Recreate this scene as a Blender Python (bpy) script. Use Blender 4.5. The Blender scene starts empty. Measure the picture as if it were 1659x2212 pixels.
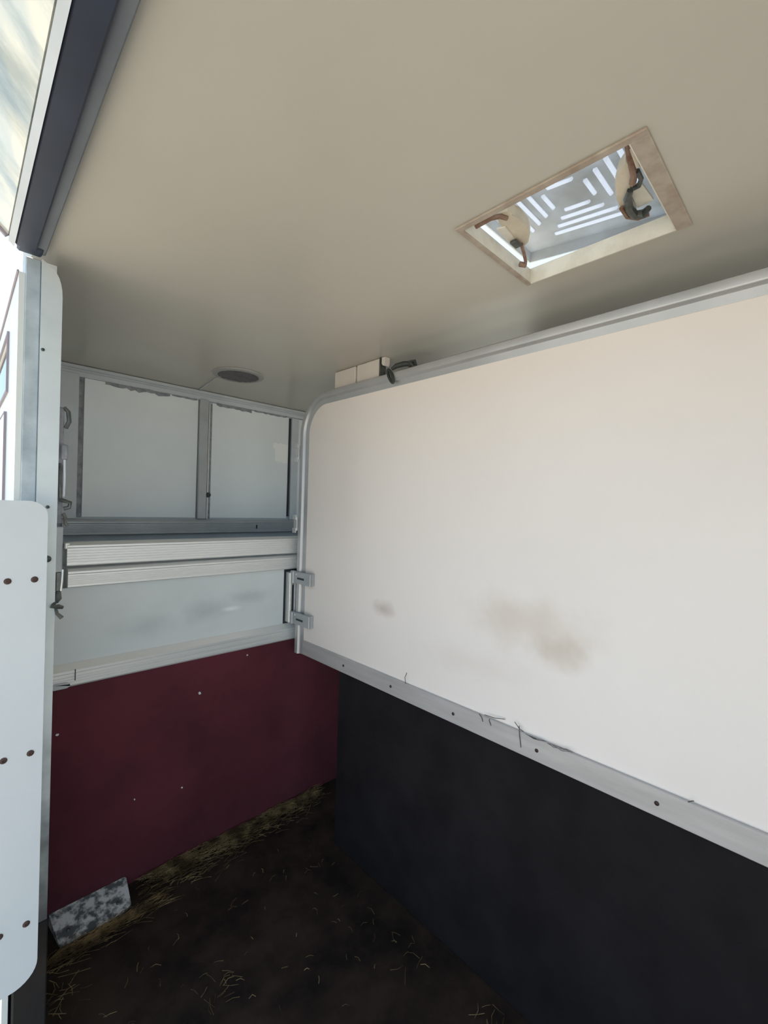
import bpy, bmesh, math, random
from mathutils import Vector, Matrix

random.seed(7)
S = bpy.context.scene
C = S.collection
PI = math.pi

# ------------------------------------------------------------------ camera
cam_d = bpy.data.cameras.new('camera')
cam = bpy.data.objects.new('camera', cam_d)
C.objects.link(cam)
R = Matrix(((0.71538949, -0.01621697, -0.69853768),
            (-0.6980559, 0.02718227, -0.71552714),
            (0.03059152, 0.99949894, 0.00812556)))
cam.matrix_world = Matrix.Translation((0, 0, 1.5)) @ R.to_4x4()
cam_d.sensor_fit = 'AUTO'
cam_d.sensor_width = 36.0
cam_d.lens = 947.64 / 2212 * 36.0
cam_d.clip_start = 0.01
cam_d.clip_end = 300
S.camera = cam

# ------------------------------------------------------------------ sky, sun, exposure
W = bpy.data.worlds.new('sky')
S.world = W
W.use_nodes = True
wn = W.node_tree
wn.nodes.clear()
wo = wn.nodes.new('ShaderNodeOutputWorld')
wb = wn.nodes.new('ShaderNodeBackground')
ws = wn.nodes.new('ShaderNodeTexSky')
ws.sky_type = 'NISHITA'
ws.sun_disc = False
ws.sun_elevation = math.radians(63)
ws.sun_rotation = math.radians(6)
ws.altitude = 100
ws.air_density = 1.0
ws.dust_density = 2.0
# thin summer haze: the clear-sky colour washed out evenly over the whole dome
wx_ = wn.nodes.new('ShaderNodeMix')
wx_.data_type = 'RGBA'
wx_.inputs['Factor'].default_value = 0.7
wsc = wn.nodes.new('ShaderNodeVectorMath')
wsc.operation = 'SCALE'
wsc.inputs['Scale'].default_value = 0.2
wn.links.new(ws.outputs[0], wsc.inputs[0])
wn.links.new(wsc.outputs[0], wx_.inputs['A'])
wx_.inputs['B'].default_value = (0.44, 0.63, 0.82, 1)
wn.links.new(wx_.outputs['Result'], wb.inputs[0])
wb.inputs[1].default_value = 1.0
wn.links.new(wb.outputs[0], wo.inputs[0])

sun_d = bpy.data.lights.new('sun', 'SUN')
sun_d.energy = 5.2
sun_d.angle = math.radians(0.6)
sun_d.color = (1.0, 0.93, 0.82)
sun = bpy.data.objects.new('sun', sun_d)
C.objects.link(sun)
sun.rotation_euler = Vector((-0.05, -0.50, -1.0)).to_track_quat('-Z', 'Y').to_euler()

S.view_settings.view_transform = 'Standard'
S.view_settings.look = 'None'
S.view_settings.exposure = 1.07
S.view_settings.gamma = 1.0
S.view_settings.use_curve_mapping = False

# ------------------------------------------------------------------ materials
def new_mat(name, col, rough=0.5, metal=0.0, spec=0.5):
    m = bpy.data.materials.new(name)
    m.use_nodes = True
    b = m.node_tree.nodes['Principled BSDF']
    b.inputs['Base Color'].default_value = (*col, 1)
    b.inputs['Roughness'].default_value = rough
    b.inputs['Metallic'].default_value = metal
    b.inputs['Specular IOR Level'].default_value = spec
    return m

def P(m):
    return m.node_tree.nodes['Principled BSDF']

def add(m, t, **kw):
    n = m.node_tree.nodes.new(t)
    for k, v in kw.items():
        setattr(n, k, v)
    return n

def link(m, a, b):
    m.node_tree.links.new(a, b)

def coords(m):
    t = add(m, 'ShaderNodeTexCoord')
    return t.outputs['Object']

def noise(m, scale, detail=4, rough=0.6, stretch=None):
    c = coords(m)
    if stretch:
        mp = add(m, 'ShaderNodeMapping')
        mp.inputs['Scale'].default_value = stretch
        link(m, c, mp.inputs['Vector'])
        c = mp.outputs[0]
    n = add(m, 'ShaderNodeTexNoise')
    n.inputs['Scale'].default_value = scale
    n.inputs['Detail'].default_value = detail
    n.inputs['Roughness'].default_value = rough
    link(m, c, n.inputs['Vector'])
    return n.outputs['Fac']

def ramp(m, fac, stops):
    r = add(m, 'ShaderNodeValToRGB')
    el = r.color_ramp.elements
    el[0].position, el[0].color = stops[0][0], (*stops[0][1], 1)
    el[1].position, el[1].color = stops[-1][0], (*stops[-1][1], 1)
    for p, c in stops[1:-1]:
        e = el.new(p)
        e.color = (*c, 1)
    link(m, fac, r.inputs[0])
    return r.outputs[0]

def mottled(name, c1, c2, scale=8, rough=0.5, metal=0, spec=0.5, lo=0.35, hi=0.65, stretch=None, bump=0.0, bscale=60, detail=5):
    m = new_mat(name, c1, rough, metal, spec)
    link(m, ramp(m, noise(m, scale, detail, 0.6, stretch), [(lo, c1), (hi, c2)]), P(m).inputs['Base Color'])
    if bump:
        b = add(m, 'ShaderNodeBump')
        b.inputs['Strength'].default_value = bump
        b.inputs['Distance'].default_value = 0.002
        link(m, noise(m, bscale, 4, 0.6, stretch), b.inputs['Height'])
        link(m, b.outputs[0], P(m).inputs['Normal'])
    return m

def stain_tone(m, centre, radii, amount, col):
    """a soft-edged patch, stain and plain tone alike, at a place on the surface, object coordinates"""
    pin = P(m).inputs['Base Color']
    src = pin.links[0].from_socket if pin.links else None
    mp = add(m, 'ShaderNodeMapping', vector_type='POINT')
    inv = [1.0 / r for r in radii]
    mp.inputs['Scale'].default_value = inv
    mp.inputs['Location'].default_value = [-c * i for c, i in zip(centre, inv)]
    ns = noise(m, 9, 3, 0.6)
    link(m, coords(m), mp.inputs['Vector'])
    ln = add(m, 'ShaderNodeVectorMath', operation='LENGTH')
    link(m, mp.outputs[0], ln.inputs[0])
    ad = add(m, 'ShaderNodeMath', operation='ADD')
    link(m, ln.outputs['Value'], ad.inputs[0])
    sc = add(m, 'ShaderNodeMath', operation='MULTIPLY_ADD')
    link(m, ns, sc.inputs[0])
    sc.inputs[1].default_value = 1.2
    sc.inputs[2].default_value = -0.6
    link(m, sc.outputs[0], ad.inputs[1])
    mr = add(m, 'ShaderNodeMapRange', interpolation_type='SMOOTHSTEP')
    mr.inputs['From Min'].default_value = 0.0
    mr.inputs['From Max'].default_value = 1.1
    mr.inputs['To Min'].default_value = amount
    mr.inputs['To Max'].default_value = 0.0
    link(m, ad.outputs[0], mr.inputs['Value'])
    mx = add(m, 'ShaderNodeMix', data_type='RGBA')
    link(m, mr.outputs[0], mx.inputs['Factor'])
    if src:
        link(m, src, mx.inputs['A'])
    else:
        mx.inputs['A'].default_value = pin.default_value
    mx.inputs['B'].default_value = (*col, 1)
    link(m, mx.outputs['Result'], pin)

M = {}
M['panel'] = mottled('white_panel', (.91, .82, .755), (.885, .795, .73), 1.5, .42, spec=.4)
stain_tone(M['panel'], (1.226, 1.25, 1.10), (.2, .075, .045), .5, (.40, .27, .20))
stain_tone(M['panel'], (1.226, .62, 1.17), (.2, .26, .10), .32, (.52, .37, .23))
stain_tone(M['panel'], (1.226, .54, 1.11), (.2, .12, .06), .32, (.46, .32, .19))
stain_tone(M['panel'], (1.226, .82, 1.00), (.2, .30, .07), .14, (.55, .42, .32))
stain_tone(M['panel'], (1.226, 1.50, 1.55), (.2, .12, .5), .06, (.55, .42, .36))
M['ceiling'] = mottled('cream_ceiling', (.525, .49, .42), (.50, .467, .40), 2.0, .28, spec=.5)
M['front'] = mottled('grey_white_board', (.85, .88, .88), (.81, .84, .84), 2.5, .5, spec=.3)
M['front_pink'] = new_mat('bare_patch', (.96, .95, .92), .5)
M['breast'] = mottled('grey_board', (.72, .75, .74), (.65, .68, .67), 2.5, .45, spec=.4)
stain_tone(M['breast'], (.80, 1.89, 1.03), (.13, .1, .06), .35, (.32, .33, .33))
stain_tone(M['breast'], (.98, 1.89, 1.07), (.12, .1, .04), .35, (.36, .36, .36))
stain_tone(M['breast'], (.55, 1.89, 1.0), (.16, .1, .06), .3, (.36, .38, .38))
stain_tone(M['breast'], (.90, 1.89, 1.025), (.06, .1, .015), .8, (.92, .93, .92))
M['alu'] = mottled('brushed_aluminium', (.74, .74, .71), (.66, .66, .64), 3, .34, metal=.55, stretch=(.4, 30, 30), bump=.03, bscale=4)
M['alu_dull'] = mottled('dull_aluminium', (.50, .51, .51), (.42, .43, .43), 5, .45, metal=.4)
M['tube'] = mottled('tube_aluminium', (.52, .51, .51), (.46, .46, .46), 5, .36, metal=.45)
M['strip'] = mottled('kick_strip', (.53, .495, .47), (.44, .41, .39), 6, .5, metal=.15, stretch=(1, .6, 6))
M['frame'] = mottled('grey_frame', (.60, .63, .65), (.54, .57, .59), 6, .5)
M['mastic'] = mottled('mastic_residue', (.18, .19, .21), (.36, .36, .38), 30, .7)
M['dark'] = new_mat('dark_gap', (.035, .037, .045), .7)
M['dark_metal'] = mottled('dark_metal', (.07, .08, .075), (.14, .14, .13), 40, .4, metal=.6)
M['rusty'] = mottled('rusty_metal', (.20, .095, .055), (.34, .23, .17), 45, .7, metal=.2, bump=.3, bscale=120)
M['rim'] = mottled('rust_stained_rim', (.34, .26, .20), (.47, .395, .32), 22, .6)
M['red'] = mottled('red_rubber', (.125, .029, .038), (.082, .022, .028), 3, .75, spec=.15, bump=.3, bscale=200)
M['black'] = mottled('black_rubber', (.021, .018, .019), (.015, .0125, .0135), 6, .9, spec=.06, bump=.25, bscale=220)
M['floor'] = mottled('brown_rubber_mat', (.044, .030, .022), (.017, .013, .011), 5, .9, spec=.06, bump=.6, bscale=90)
M['header'] = mottled('dark_seal', (.024, .032, .055), (.017, .023, .040), 8, .5, spec=.5)
M['header_grey'] = mottled('grey_header_seal', (.16, .17, .19), (.13, .14, .16), 8, .55)
M['post'] = mottled('jamb_metal', (.60, .63, .62), (.52, .55, .55), 6, .45, metal=.15)
M['seal'] = mottled('grey_seal', (.44, .48, .50), (.30, .34, .36), 14, .6)
M['boot'] = mottled('mud_caked_metal', (.016, .011, .008), (.008, .006, .005), 14, .9, bump=.5, bscale=80)
stain_tone(M['post'], (.16, 1.37, .40), (.5, .5, .50), .92, (.06, .055, .05))  # lower post toned darker towards the floor
stain_tone(M['seal'], (.13, 1.38, .40), (.5, .5, .50), .92, (.05, .045, .04))  # seal strip toned darker towards its foot as well
M['gate'] = mottled('white_gate', (.61, .62, .62), (.58, .59, .59), 3, .5, spec=.3)
M['screw'] = mottled('rusty_screw', (.055, .028, .024), (.09, .05, .04), 60, .6, metal=.4)
M['outer'] = mottled('white_coachwork', (.66, .66, .62), (.62, .62, .58), 1.5, .25, spec=.5)
M['gasket'] = new_mat('purple_grey_gasket', (.28, .23, .25), .6)
gm = new_mat('window_glass', (.9, .92, .92), .05)
gt_ = add(gm, 'ShaderNodeBsdfTransparent')
gt_.inputs['Color'].default_value = (.90, .93, .93, 1)
gg = add(gm, 'ShaderNodeBsdfGlossy')
gg.inputs['Roughness'].default_value = .03
gf = add(gm, 'ShaderNodeFresnel')
gx = add(gm, 'ShaderNodeMixShader')
link(gm, gf.outputs[0], gx.inputs[0])
link(gm, gt_.outputs[0], gx.inputs[1])
link(gm, gg.outputs[0], gx.inputs[2])
link(gm, gx.outputs[0], gm.node_tree.nodes['Material Output'].inputs['Surface'])
M['glass'] = gm
M['cream'] = mottled('cream_plastic', (.72, .63, .49), (.60, .52, .40), 18, .45)
M['reveal'] = mottled('hatch_reveal', (.80, .76, .66), (.66, .61, .51), 16, .5)
M['hay'] = mottled('hay', (.075, .05, .025), (.36, .25, .12), 18, .85, spec=.1, lo=.42, hi=.72)
M['rope'] = mottled('dark_rope', (.022, .026, .024), (.045, .05, .045), 60, .6)
M['vent_ring'] = new_mat('vent_ring', (.36, .35, .325), .6)
M['plank'] = mottled('plank_aluminium', (.80, .80, .77), (.76, .76, .74), 2, .36, metal=.4)
M['vent'] = mottled('vent_mesh', (.115, .11, .125), (.15, .145, .155), 90, .7)
M['plate'] = mottled('flaking_plate', (.10, .11, .11), (.66, .66, .64), 26, .6, metal=.1, lo=.44, hi=.56, bump=.5, bscale=50, detail=8)
M['sill'] = mottled('flaking_sill', (.55, .56, .54), (.80, .81, .79), 22, .5, metal=.1, lo=.38, hi=.52, bump=.4, bscale=40)
M['chip'] = new_mat('white_chip', (.75, .73, .70), .6)
M['blocks'] = mottled('pale_block', (.70, .62, .555), (.66, .585, .52), 8, .6)
M['ground'] = mottled('sunlit_gravel', (.50, .465, .40), (.42, .39, .335), 3, .95, spec=.1, bump=.5, bscale=30)
M['leaf'] = mottled('leaf', (.05, .09, .03), (.09, .13, .04), 20, .8)
M['bark'] = mottled('bark', (.11, .08, .055), (.07, .05, .035), 14, .9)

# translucent hatch lid
lm = new_mat('translucent_lid', (.72, .74, .75), .35)
P(lm).inputs['Alpha'].default_value = 1
lt = add(lm, 'ShaderNodeBsdfTranslucent')
link(lm, ramp(lm, noise(lm, 14, 5), [(.35, (.24, .26, .26)), (.65, (.40, .43, .46))]), lt.inputs['Color'])
ms = add(lm, 'ShaderNodeMixShader')
ms.inputs[0].default_value = .5
link(lm, P(lm).outputs[0], ms.inputs[1])
link(lm, lt.outputs[0], ms.inputs[2])
link(lm, ms.outputs[0], lm.node_tree.nodes['Material Output'].inputs['Surface'])
M['lid'] = lm
rm = new_mat('clear_white_rib', (.9, .91, .93), .3)
rt = add(rm, 'ShaderNodeBsdfTranslucent')
rt.inputs['Color'].default_value = (.72, .75, .80, 1)
rs = add(rm, 'ShaderNodeMixShader')
rs.inputs[0].default_value = .75
link(rm, P(rm).outputs[0], rs.inputs[1])
link(rm, rt.outputs[0], rs.inputs[2])
link(rm, rs.outputs[0], rm.node_tree.nodes['Material Output'].inputs['Surface'])
M['rib'] = rm

# wavy polished sheet of the raised top door, tree reflections painted in as grey patches
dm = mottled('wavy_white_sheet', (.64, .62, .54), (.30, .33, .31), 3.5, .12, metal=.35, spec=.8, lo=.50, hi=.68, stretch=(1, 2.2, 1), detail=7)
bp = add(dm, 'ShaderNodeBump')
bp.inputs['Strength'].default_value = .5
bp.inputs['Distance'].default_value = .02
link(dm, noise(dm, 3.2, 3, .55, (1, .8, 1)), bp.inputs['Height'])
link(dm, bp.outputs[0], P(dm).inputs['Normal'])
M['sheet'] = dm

# ------------------------------------------------------------------ builders
def obj(name, bm, m, parent=None, smooth=False):
    me = bpy.data.meshes.new(name)
    bmesh.ops.recalc_face_normals(bm, faces=bm.faces)
    bm.to_mesh(me)
    bm.free()
    me.materials.append(M[m])
    if smooth:
        for p in me.polygons:
            p.use_smooth = True
        me.set_sharp_from_angle(angle=math.radians(40))
    o = bpy.data.objects.new(name, me)
    C.objects.link(o)
    if parent is not None:
        o.parent = parent
        o.matrix_parent_inverse = parent.matrix_world.inverted()
    return o

def thing(name, label, cat, loc=(0, 0, 0), group=None):
    o = bpy.data.objects.new(name, None)
    C.objects.link(o)
    o.empty_display_size = .05
    o.location = loc
    o.matrix_world = Matrix.Translation(loc)
    o['label'] = label
    o['category'] = cat
    if group:
        o['group'] = group
    return o

def tag(o, label, cat, group=None):
    o['label'] = label
    o['category'] = cat
    if group:
        o['group'] = group
    return o

def struct(name, bm, m):
    o = obj(name, bm, m)
    o['kind'] = 'structure'
    return o

def add_box(bm, lo, hi, bev=0.0, seg=1):
    vs = [bm.verts.new((x, y, z)) for x in (lo[0], hi[0]) for y in (lo[1], hi[1]) for z in (lo[2], hi[2])]
    fs = [(0, 1, 3, 2), (4, 6, 7, 5), (0, 4, 5, 1), (2, 3, 7, 6), (0, 2, 6, 4), (1, 5, 7, 3)]
    ff = [bm.faces.new([vs[i] for i in f]) for f in fs]
    if bev:
        es = set(e for f in ff for e in f.edges)
        bmesh.ops.bevel(bm, geom=list(es), offset=bev, segments=seg, affect='EDGES', profile=.5)
    return bm

def box(lo, hi, bev=0.0, seg=1):
    return add_box(bmesh.new(), lo, hi, bev, seg)

def add_prism(bm, pts, axis, a, b):
    """closed outline pts (two coordinates) extruded from a to b along axis 0/1/2; outline order keeps the other axes in order"""
    def mk(p, t):
        v = list(p)
        v.insert(axis, t)
        return bm.verts.new(v)
    A = [mk(p, a) for p in pts]
    B = [mk(p, b) for p in pts]
    n = len(pts)
    bm.faces.new(A)
    bm.faces.new(list(reversed(B)))
    for i in range(n):
        bm.faces.new((A[i], B[i], B[(i + 1) % n], A[(i + 1) % n]))
    return bm

def prism(pts, axis, a, b):
    return add_prism(bmesh.new(), pts, axis, a, b)

def rounded(x0, x1, z0, z1, r, n=6):
    """outline of a rectangle with four corner radii (bl, br, tr, tl)"""
    out = []
    for (cx, cz, rr, a0) in ((x0, z0, r[0], PI), (x1, z0, r[1], 1.5 * PI), (x1, z1, r[2], 0), (x0, z1, r[3], .5 * PI)):
        if rr == 0:
            out.append((cx, cz))
            continue
        sx = 1 if cx == x0 else -1
        sz = 1 if cz == z0 else -1
        for k in range(n + 1):
            a = a0 + .5 * PI * k / n
            out.append((cx + sx * rr + rr * math.cos(a), cz + sz * rr + rr * math.sin(a)))
    return out

def add_tube(bm, path, r, n=8, cap=True):
    rings = []
    path = [Vector(p) for p in path]
    prev = None
    for i, p in enumerate(path):
        t = (path[min(i + 1, len(path) - 1)] - path[max(i - 1, 0)]).normalized()
        if prev is None:
            u = t.orthogonal().normalized()
        else:
            u = (prev - t * prev.dot(t)).normalized()
        prev = u
        v = t.cross(u)
        rr = r[i] if isinstance(r, (list, tuple)) else r
        rings.append([bm.verts.new(p + (u * math.cos(2 * PI * k / n) + v * math.sin(2 * PI * k / n)) * rr) for k in range(n)])
    for a, b in zip(rings, rings[1:]):
        for k in range(n):
            bm.faces.new((a[k], a[(k + 1) % n], b[(k + 1) % n], b[k]))
    if cap:
        bm.faces.new(rings[0])
        bm.faces.new(list(reversed(rings[-1])))
    return bm

def tube(path, r, n=8):
    return add_tube(bmesh.new(), path, r, n)

def ring_path(c, r, axis_u, axis_v, n=20, a0=0, a1=2 * PI):
    c, u, v = Vector(c), Vector(axis_u), Vector(axis_v)
    return [c + (u * math.cos(a0 + (a1 - a0) * k / n) + v * math.sin(a0 + (a1 - a0) * k / n)) * r for k in range(n + 1)]

def add_sweep(bm, path, prof, nrm):
    """profile (n, d) swept along path; n runs along nrm[i], d along +x"""
    rings = []
    for p, q in zip(path, nrm):
        rings.append([bm.verts.new(Vector(p) + Vector(q) * a + Vector((d, 0, 0))) for a, d in prof])
    k = len(prof)
    for a, b in zip(rings, rings[1:]):
        for i in range(k):
            bm.faces.new((a[i], a[(i + 1) % k], b[(i + 1) % k], b[i]))
    bm.faces.new(rings[0])
    bm.faces.new(list(reversed(rings[-1])))
    return bm

def screw_bm(c, r, h, axis):
    """low domed screw head with a cross recess; sits on c, points along axis"""
    bm = bmesh.new()
    ax = Vector(axis)
    u = ax.orthogonal().normalized()
    v = ax.cross(u)
    c = Vector(c)
    rings = []
    for rr, hh in ((r, 0), (r, h * .45), (r * .75, h * .85), (r * .35, h), (r * .25, h * .6)):
        rings.append([bm.verts.new(c + ax * hh + (u * math.cos(2 * PI * k / 10) + v * math.sin(2 * PI * k / 10)) * rr) for k in range(10)])
    for a, b in zip(rings, rings[1:]):
        for k in range(10):
            bm.faces.new((a[k], a[(k + 1) % 10], b[(k + 1) % 10], b[k]))
    bm.faces.new(rings[-1])
    bm.faces.new(rings[0])
    return bm

# ------------------------------------------------------------------ the shell of the horse box
ZC = 2.115          # ceiling
XR = 2.40           # far side wall
YF = 2.445          # front wall
YB = -1.9          # rear end, left open to let daylight in

struct('floor', box((.149, YB, -.06), (XR, YF, 0)), 'floor')
struct('trim_1', box((.045, YB, -.07), (.1485, 1.86, .002), .003), 'sill')

# ceiling with the roof hatch cut out
HX0, HX1, HY0, HY1 = .772, 1.090, .248, .587
bm = bmesh.new()
z0, z1 = ZC, ZC + .034
for lo, hi in (((.128, YB), (HX0, YF)), ((HX1, YB), (XR, YF)), ((HX0, YB), (HX1, HY0)), ((HX0, HY1), (HX1, YF))):
    add_box(bm, (lo[0], lo[1], z0), (hi[0], hi[1], z1))
struct('ceiling', bm, 'ceiling')

RY0, RY1, RZ0, RZ1 = 1.25, 2.35, 1.30, 1.98  # opening for an unseen window added to let in more daylight
bm = bmesh.new()
for ya, yb, za, zb in ((YB, RY0, -.06, ZC + .034), (RY1, YF + .05, -.06, ZC + .034), (RY0, RY1, -.06, RZ0), (RY0, RY1, RZ1, ZC + .034)):
    add_box(bm, (XR, ya, za), (XR + .05, yb, zb))
struct('wall_right', bm, 'front')
bm = bmesh.new()
for ya, yb, za, zb in ((1.455, 1.638, -.06, ZC + .034), (2.342, YF + .05, -.06, ZC + .034), (1.638, 2.342, -.06, 1.803), (1.638, 2.342, 1.957, ZC + .034)):
    add_box(bm, (.112, ya, za), (.182, yb, zb))
add_box(bm, (.112, YB, -.06), (.182, -.35, ZC + .034))
struct('wall_left', bm, 'front')

# front wall: boards, frame, mullion, planks
wf = struct('wall_front', box((.182, YF, -.06), (XR, YF + .05, ZC)), 'frame')
obj('board', box((.418, YF - .010, 1.418), (.938, YF - .0005, 2.062), .001), 'front', wf)
obj('board', box((1.016, YF - .010, 1.418), (1.508, YF - .0005, 2.058), .001), 'front', wf)
obj('board', box((1.58, YF - .010, 1.418), (2.36, YF - .0005, 2.058), .001), 'front', wf)
obj('groove', box((.398, YF - .004, 1.415), (.416, YF - .0005, 2.078)), 'mastic', wf)
obj('groove', box((1.510, YF - .006, 1.43), (1.526, YF - .0005, 2.055)), 'dark', wf)
obj('side_frame', box((.20, YF - .018, 1.41), (.396, YF - .0005, 2.075), .002), 'frame', wf)
obj('side_frame', box((1.528, YF - .018, 1.41), (1.578, YF - .0005, 2.06), .002), 'frame', wf)
pf = [(YF - .0005, 2.063), (YF - .012, 2.063), (YF - .016, 2.069), (YF - .016, 2.085), (YF - .008, 2.089), (YF - .008, 2.095), (YF - .020, 2.099), (YF - .020, 2.112), (YF - .0005, 2.112)]
obj('top_rail', prism(pf, 0, .184, XR - .001), 'frame', wf)
obj('mullion', box((.942, YF - .030, 1.412), (.988, YF - .0005, 2.066), .003), 'alu_dull', wf)
obj('mullion_strip', box((.994, YF - .018, 1.412), (1.002, YF - .0005, 2.05), .001), 'alu', wf)
obj('groove', box((1.003, YF - .012, 1.412), (1.014, YF - .0005, 2.05)), 'mastic', wf)
obj('bolt_knob', screw_bm((1.000, YF - .018, 1.545), .014, .018, (0, -1, 0)), 'dark_metal', wf, True)
# uneven mastic residue under the top rail
def residue(x0, x1, zt, dz):
    bm = bmesh.new()
    n = int((x1 - x0) / .018)
    top, bot = [], []
    for i in range(n + 1):
        x = x0 + (x1 - x0) * i / n
        top.append((x, zt + random.uniform(-.002, .002)))
        bot.append((x, zt - dz * random.uniform(.55, 1.15)))
    add_prism(bm, top + bot[::-1], 1, YF - .0135, YF - .0098)
    return bm
obj('mastic', residue(.50, .79, 2.0635, .022), 'mastic', wf)
obj('mastic', residue(.80, .93, 2.0635, .010), 'mastic', wf)
obj('mastic', residue(1.04, 1.25, 2.0625, .018), 'mastic', wf)
obj('mastic', residue(1.27, 1.49, 2.0625, .010), 'mastic', wf)
# bare patch where a fitting was pulled off the right board
bm = bmesh.new()
pts = [(1.400, 1.870), (1.404, 1.885), (1.420, 1.888), (1.436, 1.882), (1.450, 1.890), (1.470, 1.886), (1.505, 1.884), (1.505, 1.768),
       (1.480, 1.766), (1.450, 1.771), (1.412, 1.774), (1.416, 1.81), (1.412, 1.845), (1.400, 1.856)]
add_prism(bm, pts, 1, YF - .0115, YF - .0098)
obj('bare_patch', bm, 'front_pink', wf)['label'] = 'pale bare patch with ragged edges'

def plank_profile(yf, z0, z1, t=.035):
    """ribbed aluminium plank, front at yf; (y, z) outline"""
    h = z1 - z0
    out = [(yf + t, z0), (yf + .004, z0), (yf, z0 + .004)]
    ng = 5
    for i in range(ng):
        zz = z0 + .010 + (h - .034) * (i + .5) / ng
        out += [(yf, zz - .0022), (yf + .0016, zz - .0010), (yf + .0016, zz + .0010), (yf, zz + .0022)]
    out += [(yf, z1 - .020), (yf - .002, z1 - .017), (yf - .002, z1 - .010), (yf + .012, z1), (yf + t, z1)]
    return out
pl = obj('plank', prism(plank_profile(YF - .05, 1.334, 1.408, .0495), 0, .34, XR - .001), 'alu_dull', wf)
obj('bolt_hole', box((1.279, YF - .0525, 1.357), (1.287, YF - .0502, 1.379)), 'dark', pl)

# ------------------------------------------------------------------ breast wall (chest-high, in front of the head space)
YW = 1.878
bw = thing('breast_wall', 'chest-high wall with red lower part and ribbed aluminium planks along its top', 'partition wall', (.25, YW + .06, 0))
obj('plank', prism(plank_profile(YW, 1.262, 1.345, .05), 0, .283, XR - .001), 'plank', bw)
obj('plank', prism(plank_profile(YW, 1.184, 1.252, .05), 0, .287, XR - .001), 'plank', bw)
obj('plank_lip', box((.276, YW + .002, 1.322), (.292, YW + .045, 1.345), .003), 'plank', bw)
obj('board', box((.1825, YW + .018, .895), (1.171, YW + .04, 1.182)), 'breast', bw)
obj('board', box((1.30, YW + .018, .895), (XR - .001, YW + .04, 1.262)), 'breast', bw)
obj('corner_gap', box((1.172, YW + .024, .90), (1.299, YW + .04, 1.20)), 'dark', bw)
obj('end_channel', box((.1825, YW + .012, 1.184), (.272, YW + .055, 1.40), .003), 'frame', bw)
pr = [(YW + .045, .832), (YW + .002, .832), (YW - .002, .838), (YW - .002, .848), (YW, .850), (YW, .857), (YW - .003, .859), (YW - .003, .866), (YW, .868),
      (YW, .878), (YW - .004, .881), (YW - .004, .890), (YW + .016, .912), (YW + .045, .912)]
br = obj('bottom_rail', prism(pr, 0, .1825, XR - .001), 'plank', bw)
obj('joint', box((.3135, YW - .006, .853), (.3160, YW - .0035, .893)), 'dark', br)
obj('torn_tab', prism(rounded(.250, .300, .832, .852, (.004, .012, .014, .008)), 1, YW - .0075, YW - .0045), 'alu_dull', br)
kb = obj('kick_board', box((.1825, YW + .006, .001), (XR - .001, YW + .04, .831)), 'red', bw)
kb['label'] = 'dark red rubber kick board'
for cx, cz, r in ((.763, .682, .007), (.269, .670, .005), (.52, .33, .004), (.98, .80, .004), (.70, .30, .004)):
    pts = [(cx + r * random.uniform(.6, 1.3) * math.cos(a * PI / 3 + .3), cz + r * random.uniform(.6, 1.2) * math.sin(a * PI / 3 + .3)) for a in range(6)]
    obj('paint_chip', prism(pts, 1, YW + .0035, YW + .0062), 'chip', kb)

# flaking metal plate sloping from the foot of the breast wall
fp = thing('foot_plate', 'small grey metal plate with flaking white paint at the foot of the red wall', 'metal plate', (.37, 1.82, 0))
bm = bmesh.new()
n = 8
outl = [(.256, YW + .004), (.486, YW + .004)] + [(.486 + .010 * math.sin(k * PI / 8), YW + .004 - .010 * (1 - math.cos(k * PI / 8))) for k in range(1, 5)] + [(.488, 1.775), (.46, 1.758), (.272, 1.758)]
def plate_z(y):
    return .006 + (y - 1.758) / (YW - 1.758) * .034
A = [bm.verts.new((x, y, plate_z(y))) for x, y in outl]
B = [bm.verts.new((x, y, .001)) for x, y in outl]
bm.faces.new(A)
bm.faces.new(B[::-1])
for i in range(len(outl)):
    j = (i + 1) % len(outl)
    bm.faces.new((A[i], A[j], B[j], B[i]))
obj('plate', bm, 'plate', fp)
for cx in (.30, .45):
    obj('rivet', screw_bm((cx, 1.80, plate_z(1.80) - .002), .006, .006, (0, 0, 1)), 'dark_metal', fp, True)

# ------------------------------------------------------------------ dividing partition
XP = 1.226
YE = -.75
pt = thing('stall_partition', 'large white stall partition edged with aluminium tube, black rubber skirt below', 'partition', (XP + .02, .9, 0))
# panel outline in (y, z) with the rounded top corner
rc = .16
outl = [(YE, .80), (1.800, .80)]
for k in range(9):
    a = .5 * PI * k / 8
    outl.append((1.80 - rc + rc * math.cos(a), 1.995 - rc + rc * math.sin(a)))
outl += [(YE, 1.995)]
obj('panel', prism(outl, 0, XP, XP + .034), 'panel', pt)
path, nrm = [(XP, 1.818, .776)], [(0, 1, 0)]
cy, cz = 1.818 - rc, 2.006 - rc
for k in range(13):
    a = .5 * PI * k / 12
    path.append((XP, cy + rc * math.cos(a), cz + rc * math.sin(a)))
    nrm.append((0, math.cos(a), math.sin(a)))
path.append((XP, YE, 2.006))
nrm.append((0, 0, 1))
prof = [(.027, .040), (.027, -.012), (.023, -.018), (.003, -.019), (-.001, -.017), (-.006, -.006), (-.027, -.001), (-.027, .040)]
obj('edge_tube', add_sweep(bmesh.new(), path, prof, nrm), 'tube', pt, True)
ks = obj('kick_strip', box((XP - .008, YE, .778), (XP + .002, 1.789, .846), .002), 'strip', pt)
for y in (1.471, 1.181, .882, .583, .278, -.02, -.32):
    obj('screw', screw_bm((XP - .0075, y, .811), .0055, .004, (-1, 0, 0)), 'screw', ks, True)
sk = obj('rubber_skirt', box((XP + .004, YE, .004), (XP + .018, 1.514, .80), .002), 'black', pt)
sk['label'] = 'black rubber skirt hanging to the floor'
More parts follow.
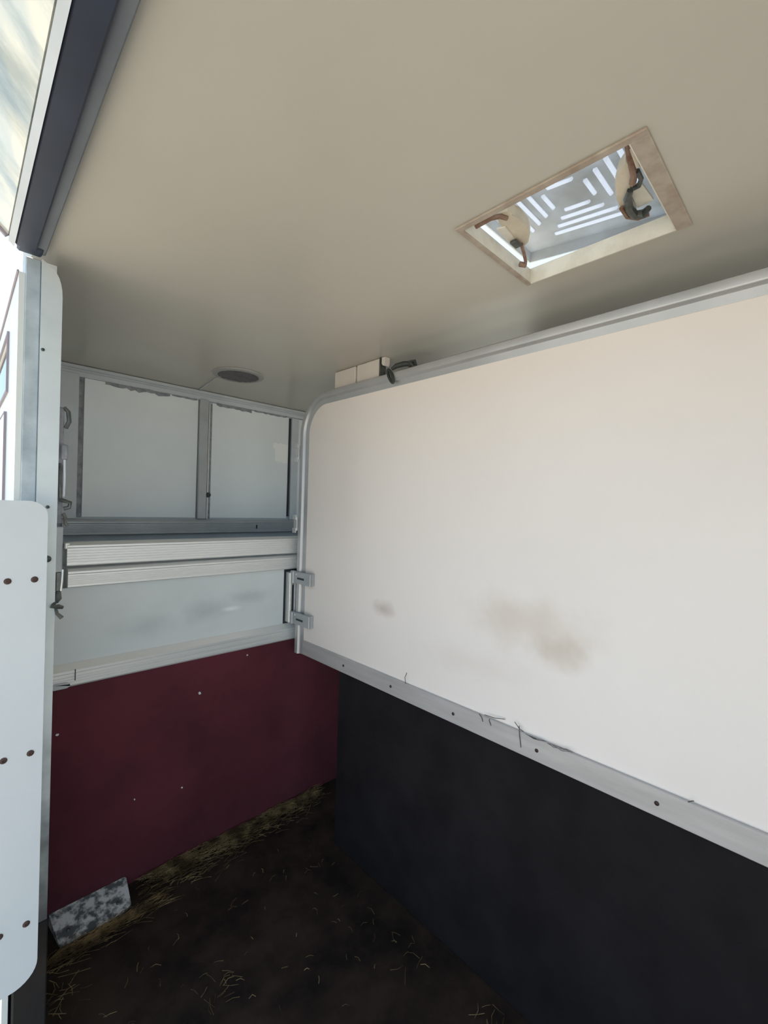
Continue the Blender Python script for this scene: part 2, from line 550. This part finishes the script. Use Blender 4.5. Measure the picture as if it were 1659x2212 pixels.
# hay wisps and hairs caught on the strip
bm = bmesh.new()
def hair(a, b, r=.0011, bend=.006):
    a, b = Vector(a), Vector(b)
    mid = (a + b) / 2 + Vector((-.003, random.uniform(-bend, bend), random.uniform(-bend, bend)))
    add_tube(bm, [a, mid, b], r, 4)
X0 = XP - .0085
hair((X0, 1.103, .845), (X0 + .006, 1.104, .885))
hair((X0, .76, .852), (X0 + .004, .69, .862), .0012)
hair((X0, .78, .848), (X0, .765, .828))
hair((X0, .64, .862), (X0, .632, .800), .0013)
hair((X0, .625, .850), (X0, .655, .868))
hair((X0, .74, .846), (X0, .735, .826))
for i in range(9):
    y = random.uniform(.48, .62)
    hair((X0, y, .846), (X0, y - random.uniform(.02, .05), .846 + random.uniform(-.002, .004)), .0007)
hair((X0, .216, .846), (X0, .205, .853))
w_ = obj('caught_wisps', bm, 'dark_metal', pt)
w_['kind'] = 'stuff'

# hinge that hangs the partition on the breast wall
hg = thing('partition_hinge', 'dull metal hinge channel with two slotted straps joining partition to breast wall', 'hinge', (1.20, 1.85, .92))
bm = box((1.182, YW - .020, .922), (1.197, YW + .02, 1.170), .003)
add_box(bm, (1.197, YW - .008, .922), (1.224, YW + .02, 1.170))
ch = obj('channel', bm, 'alu', hg)
obj('slot', box((1.201, YW - .0115, .935), (1.211, YW - .0078, 1.105)), 'dark', ch)
obj('pin', tube([(1.214, YW - .018, .935), (1.214, YW - .018, 1.165)], .007, 10), 'alu_dull', ch, True)
for za in (1.120, .920):
    bm = box((XP - .028, 1.712, za), (XP - .019, 1.866, za + .058), .002)
    add_box(bm, (XP - .019, 1.712, za), (XP - .0005, 1.740, za + .058))
    add_box(bm, (XP - .040, 1.838, za - .002), (XP - .019, 1.866, za + .060), .003)
    st = obj('strap', bm, 'alu_dull', hg)
    obj('slot', box((XP - .0295, 1.762, za + .022), (XP - .0278, 1.818, za + .031)), 'dark', st)
    obj('bolt', screw_bm((XP - .028, 1.830, za + .045), .006, .004, (-1, 0, 0)), 'alu', st, True)

# small clip plates on the tube's outer edge
for za, zb, lab in ((1.716, 1.808, 'upper small white catch plate on the partition tube beside the bare patch'),
                    (1.366, 1.455, 'lower small white catch plate on the partition tube above the planks')):
    cp = thing('catch_plate', lab, 'catch', (1.20, 1.85, za), 'catch plates on the partition tube')
    obj('plate', box((1.205, 1.846, za + .012), (1.212, 1.876, zb - .012), .001), 'alu', cp)
    obj('tab', box((1.200, 1.850, za), (1.206, 1.880, za + .024), .001), 'alu', cp)
    obj('tab', box((1.200, 1.850, zb - .024), (1.206, 1.880, zb), .001), 'alu', cp)

# pale blocks packed between tube and ceiling
for (ya, yb, za, lab) in ((1.463, 1.606, 2.036, 'pale packing block on the partition top, the left one of the pair'),
                          (1.312, 1.452, 2.036, 'pale packing block on the partition top, the right one of the pair'),):
    b = obj('packing_block', box((XP + .002, ya, za), (XP + .032, yb, ZC - .002), .003), 'blocks')
    tag(b, lab, 'block', 'packing blocks on the partition top')
b = obj('packing_wedge', prism([(1.281, ZC - .002), (1.300, ZC - .002), (1.300, 2.088), (1.293, 2.080), (1.285, 2.078), (1.280, 2.09)], 0, XP + .004, XP + .030), 'blocks')
tag(b, 'tiny pale wedge stuck to the ceiling right of the packing blocks', 'wedge')
b = obj('retaining_bar', box((XP + .001, 1.3015, 2.0345), (XP + .03, 1.3105, ZC - .001)), 'dark_metal')
tag(b, 'thin dark upright bar between the right packing block and the wedge', 'bar')

# tie loop on the partition top
tl = thing('tie_ring', 'dark rope tie loop and clip hung over the partition top rail', 'tie ring', (XP - .02, 1.17, 2.03))
lp = ring_path((XP - .024, 1.218, 2.015), .5, (0, .020, 0), (0, .028, .056), 20)
obj('loop', tube(lp, .0055, 8), 'rope', tl, True)
obj('clip', tube([(XP - .022, 1.214, 2.042), (XP - .016, 1.195, 2.052), (XP - .006, 1.165, 2.056), (XP + .006, 1.135, 2.054), (XP + .012, 1.128, 2.042)], [.006, .010, .011, .010, .007], 8), 'rope', tl, True)
obj('knot', tube([(XP + .002, 1.142, 2.040), (XP - .004, 1.138, 2.060), (XP + .008, 1.122, 2.062), (XP + .012, 1.12, 2.044)], .006, 8), 'rope', tl, True)

# ------------------------------------------------------------------ doorway: post, header
dr = bpy.data.objects.new('door_1', None)
C.objects.link(dr)
dr['kind'] = 'structure'
YP = 1.37
outl = [(.142, .43), (.183, .43), (.184, 2.005)] + [(.184 - .026 * (1 - math.cos(a * PI / 12)), 2.005 + .066 * math.sin(a * PI / 12)) for a in range(1, 7)] + [(.150, 2.080), (.142, 2.085)]
jp = obj('jamb_post', prism(outl, 1, YP, 1.4545), 'post', dr)
obj('seal_strip', box((.1118, YP + .012, .43), (.1415, 1.4545, 2.086), .002), 'seal', dr)
obj('post_boot', box((.118, YP + .001, .003), (.186, 1.4545, .429), .003), 'boot', dr)
for x, z, r in ((.164, 1.478, .0042), (.162, 1.411, .0036), (.166, 1.348, .0085), (.147, 1.865, .004), (.155, 1.20, .004)):
    obj('screw', screw_bm((x, YP + .0005, z), r, .004, (0, -1, 0)), 'dark_metal', jp, True)
obj('header_beam', box((.088, -.349, 2.082), (.1275, 1.335, 2.150), .003), 'header', dr)
obj('header_strip', box((.1275, -.349, 2.094), (.148, 1.372, 2.1148), .002), 'header_grey', dr)
obj('header_end', box((.094, 1.336, 2.090), (.1415, 1.381, 2.148), .004), 'header', dr)
tr = obj('hinge_strip', prism([(.0765, 2.090), (.087, 2.080), (.0875, 2.100), (.078, 2.108)], 1, -.349, 1.342), 'alu_dull', dr)

# raised top door
td = thing('top_door', 'raised shiny white top door tilted up outside the dark header', 'door', (.07, .2, 2.11))
def slant(x, z, l, n):
    """point on the raised door: l along the slope (outwards and up), n along its outer normal"""
    d = Vector((-.70, 0, .714))
    q = Vector((.714, 0, .70))
    return Vector((x, 0, z)) + d * l + q * n
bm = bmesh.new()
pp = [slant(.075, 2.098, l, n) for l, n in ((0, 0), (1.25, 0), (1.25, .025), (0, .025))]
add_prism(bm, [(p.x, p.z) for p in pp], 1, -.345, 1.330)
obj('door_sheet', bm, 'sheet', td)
bm = bmesh.new()
pp = [slant(.075, 2.098, l, n) for l, n in ((0, -.006), (1.26, -.006), (1.26, .030), (0, .030))]
add_prism(bm, [(p.x, p.z) for p in pp], 1, 1.3305, 1.340)
obj('end_trim', bm, 'gasket', td)
bm = bmesh.new()
pp = [slant(.075, 2.098, l, n) for l, n in ((1.251, -.006), (1.27, -.006), (1.27, .030), (1.251, .030))]
add_prism(bm, [(p.x, p.z) for p in pp], 1, -.345, 1.330)
obj('end_trim', bm, 'gasket', td)

# ramp gate, hinged out at the post
gt = thing('ramp_gate', 'white ramp gate board with rusty screws at the left of the doorway', 'gate', (-.2, 1.31, .35))
outl = rounded(-.62, .157, .349, 1.4925, (.04, .05, .036, .036), 8)
gp = obj('gate_panel', prism(outl, 1, 1.300, 1.322), 'gate', gt)
bm = bmesh.new()
for z in (1.309, .901, .497):
    for x in (.0865, .1345, -.45, -.50):
        if x > 0:
            obj('screw', screw_bm((x, 1.3005, z), .0072, .003, (0, -1, 0)), 'screw', gt, True)
bm.free()
for z in (1.25, .55):
    obj('hinge', tube([(.150, 1.327, z - .05), (.150, 1.327, z + .05)], .0045, 8), 'dark_metal', gt, True)

# snap hanging at the inner edge of the post
sn = thing('trigger_snap', 'small dark trigger snap hanging on the inner edge of the jamb post', 'snap hook', (.19, 1.39, 1.30))
obj('strap', box((.1845, 1.376, 1.262), (.197, 1.384, 1.312), .002), 'dark_metal', sn)
obj('snap_body', tube([(.191, 1.38, 1.262), (.190, 1.378, 1.245), (.185, 1.376, 1.235)], [.006, .009, .006], 8), 'dark_metal', sn, True)
obj('bright_edge', tube([(.199, 1.378, 1.318), (.198, 1.376, 1.29), (.196, 1.376, 1.264)], .0025, 6), 'alu', sn, True)
obj('hook', tube([(.184, 1.375, 1.236), (.178, 1.366, 1.228), (.190, 1.366, 1.226), (.200, 1.368, 1.222)], [.005, .006, .006, .004], 8), 'dark_metal', sn, True)
obj('trigger', tube([(.185, 1.367, 1.222), (.188, 1.366, 1.208), (.198, 1.366, 1.196)], [.003, .004, .005], 8), 'dark_metal', sn, True)

# latch fittings on the inner face of the post
lf = thing('door_latch', 'grey latch fitting with hooks on the inner side of the jamb post', 'latch', (.19, 1.41, 1.45))
obj('back_plate', box((.1845, 1.392, 1.435), (.197, 1.42, 1.735), .002), 'mastic', lf)
obj('hook', tube([(.196, 1.395, 1.735), (.205, 1.392, 1.725), (.207, 1.390, 1.700), (.200, 1.390, 1.682)], .005, 8), 'dark_metal', lf, True)
obj('keeper', box((.190, 1.386, 1.60), (.206, 1.40, 1.64), .003), 'mastic', lf)
obj('spring', tube([(.188, 1.380, 1.590), (.189, 1.378, 1.54), (.190, 1.378, 1.50)], .003, 8), 'dark_metal', lf, True)
obj('pull_rod', tube([(.198, 1.384, 1.60), (.199, 1.384, 1.55), (.198, 1.384, 1.505)], .0028, 8), 'frame', lf, True)
obj('lever', tube([(.190, 1.384, 1.498), (.200, 1.382, 1.494), (.212, 1.382, 1.490), (.210, 1.382, 1.478), (.198, 1.384, 1.474)], .005, 8), 'dark_metal', lf, True)
obj('hook', tube([(.198, 1.384, 1.462), (.203, 1.384, 1.45), (.203, 1.384, 1.436), (.208, 1.384, 1.43)], .004, 8), 'dark_metal', lf, True)

# ------------------------------------------------------------------ outside of the vehicle beyond the doorway
WY0, WY1, WZ0, WZ1 = 1.638, 2.342, 1.803, 1.957
bm = bmesh.new()
for ya, yb, za, zb in ((1.386, WY0, -.30, 2.045), (WY1, 3.6, -.30, 2.045), (WY0, WY1, -.30, WZ0), (WY0, WY1, WZ1, 2.045)):
    add_box(bm, (.100, ya, za), (.1115, yb, zb))
wx = struct('wall_outside', bm, 'outer')
obj('roof_gutter', tube([(.098, 1.386, 2.046), (.098, 3.6, 2.020)], .0025, 6), 'gasket', wx)
def loop_frame(y0, y1, z0, z1, w, x0, x1, m, name, par):
    bm = bmesh.new()
    add_box(bm, (x0, y0, z0), (x1, y0 + w, z1))
    add_box(bm, (x0, y1 - w, z0), (x1, y1, z1))
    add_box(bm, (x0, y0 + w, z0), (x1, y1 - w, z0 + w))
    add_box(bm, (x0, y0 + w, z1 - w), (x1, y1 - w, z1))
    return obj(name, bm, m, par)
w1 = bpy.data.objects.new('window_1', None)
C.objects.link(w1)
w1['kind'] = 'structure'
loop_frame(1.63, 2.35, 1.795, 1.965, .008, .095, .0998, 'gasket', 'window_frame', w1)
obj('pane', box((.103, WY0, WZ0), (.107, WY1, WZ1)), 'glass', w1)
w2 = bpy.data.objects.new('added_window_2', None)  # invented far-side window, added to brighten the front wall and ceiling
C.objects.link(w2)
w2['kind'] = 'structure'
loop_frame(RY0 - .008, RY1 + .008, RZ0 - .008, RZ1 + .008, .02, XR - .006, XR - .0005, 'gasket', 'window_frame', w2)  # frame of the added window
obj('pane', box((XR + .02, RY0, RZ0), (XR + .024, RY1, RZ1)), 'glass', w2)  # pane of the added window
ld = thing('locker_door', 'white locker door outlined by a thin dark seal on the vehicle side', 'locker door', (.097, 1.87, 1.0))
loop_frame(1.665, 2.08, .9, 1.745, .004, .094, .0998, 'gasket', 'seal', ld)
obj('door_leaf', box((.095, 1.670, .905), (.0995, 2.075, 1.740)), 'outer', ld)

# ------------------------------------------------------------------ roof hatch
ht = thing('roof_hatch', 'small square roof hatch with rust-stained rim and translucent ribbed lid propped open', 'hatch', (.93, .42, ZC))
# rust stained flange under the ceiling
bm = bmesh.new()
f0 = .011
for lo, hi in (((HX0 - .004, HY0 - .026), (HX0 + f0, HY1 + .006)), ((HX0 + f0, HY0 - .026), (HX1 + .002, HY0 + .002)), ((HX0 + f0, HY1 - .006), (HX1 + .002, HY1 + .006))):
    add_box(bm, (lo[0], lo[1], ZC - .005), (hi[0], hi[1], ZC - .0003), .001)
obj('rim', bm, 'rim', ht)
bm = bmesh.new()
t = .004
zt = ZC + .036
zr = ZC - .004
add_box(bm, (HX0 + .0005, HY0 + .0005, zr), (HX0 + t, HY1 - .0005, zt))
add_box(bm, (HX1 - t, HY0 + .0005, zr), (HX1 - .0005, HY1 - .0005, zt))
add_box(bm, (HX0 + t, HY0 + .0005, zr), (HX1 - t, HY0 + t, zt))
add_box(bm, (HX0 + t, HY1 - t, zr), (HX1 - t, HY1 - .0005, zt))
obj('reveal', bm, 'reveal', ht)
# lid: shallow tray, raised at the +y end
lid_m = Matrix.Translation((.945, .425, ZC + .062)) @ Matrix.Rotation(math.radians(7.0), 4, 'X')
def lid_box(bm, lo, hi, bev=0):
    b2 = box(lo, hi, bev)
    b2.transform(lid_m)
    me = bpy.data.meshes.new('tmp')
    b2.to_mesh(me)
    b2.free()
    bm.from_mesh(me)
    bpy.data.meshes.remove(me)
bm = bmesh.new()
hw = .185
lid_box(bm, (-hw, -hw, .020), (hw, hw, .024))
lip = bmesh.new()
for lo, hi in (((-hw, -hw, -.006), (-hw + .004, hw, .020)), ((hw - .004, -hw, -.006), (hw, hw, .020)), ((-hw + .004, -hw, -.006), (hw - .004, -hw + .004, .020)), ((-hw + .004, hw - .004, -.006), (hw - .004, hw, .020))):
    lid_box(lip, lo, hi)
ld_o = obj('lid', bm, 'lid', ht)
obj('lid_lip', lip, 'lid', ld_o)
cutters = bmesh.new()
# ribs moulded in four triangular groups
for d in range(4):
    for k in range(4):
        L = .034 + .040 * k
        dist = .046 + .027 * k
        b2 = box((dist - .0045, -L / 2 - .012, .0150), (dist + .0045, L / 2 + .012, .0255), .003)
        b2.transform(lid_m @ Matrix.Rotation(d * PI / 2, 4, 'Z'))
        obj('rib', b2, 'rib', ld_o)
        b3 = box((dist - .0048, -L / 2 - .0123, .010), (dist + .0048, L / 2 + .0123, .030))
        b3.transform(lid_m @ Matrix.Rotation(d * PI / 2, 4, 'Z'))
        me = bpy.data.meshes.new('tmp')
        b3.to_mesh(me)
        b3.free()
        cutters.from_mesh(me)
        bpy.data.meshes.remove(me)
# slots through the lid that the ribs sit in
bmesh.ops.recalc_face_normals(cutters, faces=cutters.faces)
cme = bpy.data.meshes.new('cutter')
cutters.to_mesh(cme)
cutters.free()
cob = bpy.data.objects.new('cutter', cme)
C.objects.link(cob)
md = ld_o.modifiers.new('slots', 'BOOLEAN')
md.operation = 'DIFFERENCE'
md.solver = 'EXACT'
md.object = cob
dg = bpy.context.evaluated_depsgraph_get()
new_me = bpy.data.meshes.new_from_object(ld_o.evaluated_get(dg))
ld_o.modifiers.clear()
ld_o.data = new_me
bpy.data.objects.remove(cob)

def arm(y, side, lean):
    """cream moulded stay arm with rusty pivots at one side of the hatch; side = +1 faces +y edge"""
    a = bpy.data.objects.new('stay_arm', None)
    return a
# left stay (by the +y side)
def lobe(pts, y0, y1, m, par, name='lobe'):
    return obj(name, prism(pts, 1, y0, y1), m, par)
def circle_pts(cx, cz, r, a0, a1, n=12):
    return [(cx + r * math.cos(a0 + (a1 - a0) * k / n), cz + r * math.sin(a0 + (a1 - a0) * k / n)) for k in range(n + 1)]
# each stay is a cream moulding hanging from the lid, with a rusty pivot at both ends
def disc_lobe(c, rx, ry, th, m, name, rot=0.0, cut=None, par=None):
    """flat rounded moulding lying nearly horizontal (x, y plane)"""
    pts = []
    for k in range(28):
        a = 2 * PI * k / 28
        x, y = rx * math.cos(a), ry * math.sin(a)
        if cut is not None and x < cut:
            x = cut
        pts.append((c[0] + x * math.cos(rot) - y * math.sin(rot), c[1] + x * math.sin(rot) + y * math.cos(rot)))
    return obj(name, prism(pts, 2, c[2], c[2] + th), m, par)
zl = ZC + .012
def moulding(pts, za, zb, par):
    """rounded cream moulding: outline in (x, y), bevelled all round"""
    bm = prism(pts, 2, za, zb)
    bmesh.ops.bevel(bm, geom=[e for e in bm.edges if abs(e.verts[0].co.z - e.verts[1].co.z) < 1e-6], offset=.004, segments=2, affect='EDGES', profile=.5)
    return obj('stay_arm', bm, 'cream', par, True)
sl = moulding([(.827, .527), (.822, .511), (.826, .500), (.842, .496), (.862, .497), (.880, .494), (.901, .493), (.933, .504), (.958, .521), (.964, .534), (.945, .541), (.916, .542), (.875, .538), (.85, .535)], zl + .010, zl + .034, ht)
obj('pivot', tube([(.806, .566, zl - .002), (.808, .548, zl + .002), (.812, .531, zl + .004), (.824, .516, zl + .006), (.842, .510, zl + .008)], [.006, .0075, .006, .005, .005], 8), 'rusty', sl, True)
obj('white_link', prism([(.858, .545), (.864, .527), (.938, .536), (.944, .551)], 2, zl + .006, zl + .0095), 'reveal', sl)
obj('catch', box((.914, .528, zl - .002), (.942, .545, zl + .006), .002), 'dark_metal', sl)
obj('strut', tube([(.945, .532, zl + .006), (.983, .545, zl + .006), (1.016, .558, zl + .003)], .004, 8), 'rusty', sl, True)
obj('strut_foot', tube([(1.012, .572, zl + .002), (1.026, .563, zl + .002)], .0065, 10), 'rusty', sl, True)
sr = moulding([(.851, .278), (.869, .296), (.901, .312), (.945, .324), (.989, .327), (1.029, .321), (1.019, .308), (.980, .310), (.940, .303), (.912, .288), (.891, .276), (.864, .270)], zl + .008, zl + .032, ht)
obj('strut', tube([(.800, .260, zl + .002), (.844, .268, zl + .003), (.889, .275, zl + .004), (.908, .283, zl + .004)], [.005, .0055, .006, .0065], 8), 'rusty', sr, True)
obj('strut', tube([(.812, .2575, zl + .001), (.866, .262, zl + .001)], .0038, 8), 'cream', sr, True)
obj('pivot', tube([(.880, .267, zl + .003), (.906, .268, zl + .003), (.922, .276, zl + .003), (.922, .286, zl + .003)], .0045, 8), 'dark_metal', sr, True)
obj('lever', tube([(.925, .292, zl + .004), (.945, .303, zl + .003), (.975, .309, zl + .002), (1.004, .307, zl + .001), (1.012, .292, zl + .001), (1.000, .280, zl + .001)], [.006, .0075, .008, .009, .009, .006], 8), 'dark_metal', sr, True)
obj('lever_edge', tube([(.965, .321, zl + .003), (1.000, .320, zl + .001), (1.021, .305, zl + .001), (1.022, .285, zl + .001)], .004, 8), 'rusty', sr, True)
obj('white_link', prism([(.930, .296), (.926, .274), (.994, .270), (.999, .300)], 2, zl + .010, zl + .014), 'reveal', sr)

# ------------------------------------------------------------------ round ceiling vent and its wire
cv = thing('ceiling_vent', 'round dark vent with a thin ring on the ceiling near the front wall', 'vent', (.955, 2.0, ZC))
def disc(c, r, z0, z1, n=32):
    return prism([(c[0] + r * math.cos(2 * PI * k / n), c[1] + r * math.sin(2 * PI * k / n)) for k in range(n)], 2, z0, z1)
bm = bmesh.new()
n = 32
prf = [(.118, ZC - .0005), (.116, ZC - .005), (.106, ZC - .009), (.094, ZC - .008), (.094, ZC - .0005)]
rings = [[bm.verts.new((.955 + r * math.cos(2 * PI * k / n), 2.0 + r * math.sin(2 * PI * k / n), z)) for k in range(n)] for r, z in prf]
for a, b in zip(rings, rings[1:]):
    for k in range(n):
        bm.faces.new((a[k], a[(k + 1) % n], b[(k + 1) % n], b[k]))
obj('ring', bm, 'vent_ring', cv, True)
gr = obj('grille', disc((.955, 2.0), .0938, ZC - .0065, ZC - .0008), 'vent', cv)
for i in range(-4, 5):
    y = 2.0 + i * .019
    h = math.sqrt(.09 ** 2 - (i * .019) ** 2)
    obj('slat', box((.955 - h, y - .004, ZC - .0095), (.955 + h, y + .004, ZC - .0064)), 'vent', gr)
wr = obj('lamp_wire', tube([(.905, 2.09, ZC - .005), (.90, 2.13, ZC - .004), (.915, 2.26, ZC - .004), (.928, 2.36, ZC - .004), (.935, 2.418, ZC - .006)], .003, 6), 'frame')
tag(wr, 'thin grey wire along the ceiling from the round vent to the front wall', 'wire')

# ------------------------------------------------------------------ hay
def hay_bm(spots, rmin=.0006, rmax=.0012):
    bm = bmesh.new()
    for (x, y, L, a, z) in spots:
        d = Vector((math.cos(a), math.sin(a), 0))
        s = Vector((-d.y, d.x, 0)) * random.uniform(-.25, .25) * L
        r = random.uniform(rmin, rmax)
        p0 = Vector((x, y, z))
        p1 = p0 + d * L * .5 + s * .6 + Vector((0, 0, random.uniform(0, .008)))
        p2 = p0 + d * L + Vector((0, 0, random.uniform(-.3, .6) * .01))
        for p in (p0, p1, p2):
            p.z = max(p.z, .0025)
            p.y = min(p.y, YW + .002)
            p.x = max(p.x, .20)
        add_tube(bm, [p0, p1, p2], r, 3)
    return bm
spots = []
for i in range(1500):
    u = random.random()
    x = .44 + .95 * u
    wd = .10 * (1 - .55 * u) + .025
    y = YW - abs(random.gauss(0, .5)) * wd - .004
    a = random.gauss(0, .35) + (PI if random.random() < .5 else 0)
    L = random.uniform(.02, .09)
    z = .003 + random.random() * .016 * max(0, 1 - (YW - y) / .10)
    if abs((x + math.cos(a) * L) - .85) < .58:
        spots.append((x, y, L, a, z))
for i in range(420):       # drift along the front of the foot plate
    x = random.uniform(.215, .56)
    y = 1.735 - abs(random.gauss(0, .03)) + (x - .24) * .10
    spots.append((x, y, random.uniform(.03, .10), random.gauss(.15, .3), random.uniform(.003, .012)))
for i in range(110):       # thin scatter over the mat
    x = random.uniform(.20, 1.17)
    y = random.uniform(.95, 1.76)
    spots.append((x, y, random.uniform(.010, .035), random.uniform(0, 2 * PI), .003))
for cx, cy, k in ((.585, 1.281, 16), (.24, 1.58, 26), (1.15, .66, 12), (1.10, .95, 8)):
    for i in range(k):
        spots.append((random.gauss(cx, .03), random.gauss(cy, .03), random.uniform(.02, .06), random.uniform(0, 2 * PI), .003))
spots = [s for s in spots if s[0] < 1.20 or s[1] > 1.60]
spots = [s for s in spots if not (s[0] < .52 and s[1] > 1.745)]
spots = [q for q in spots if not (q[0] + abs(math.cos(q[3])) * q[2] > .23 and q[0] - q[2] < .515 and q[1] + abs(math.sin(q[3])) * q[2] > 1.756)]
hy = obj('loose_hay', hay_bm(spots), 'hay')
hy['kind'] = 'stuff'
tag(hy, 'loose brown hay scattered on the mat along the red wall', 'hay')

# ------------------------------------------------------------------ ground outside, ramp
struct('ground', box((-60, -60, -1.1), (60, 60, -1.0)), 'ground')
rp = thing('loading_ramp', 'lowered loading ramp outside the doorway leading down to the ground', 'ramp', (-.9, .5, -.9))
bm = prism([(.040, -.010), (-1.9, -.945), (-1.9, -.995), (.040, -.075)], 1, -.34, 1.26)
obj('ramp_deck', bm, 'ground', rp)
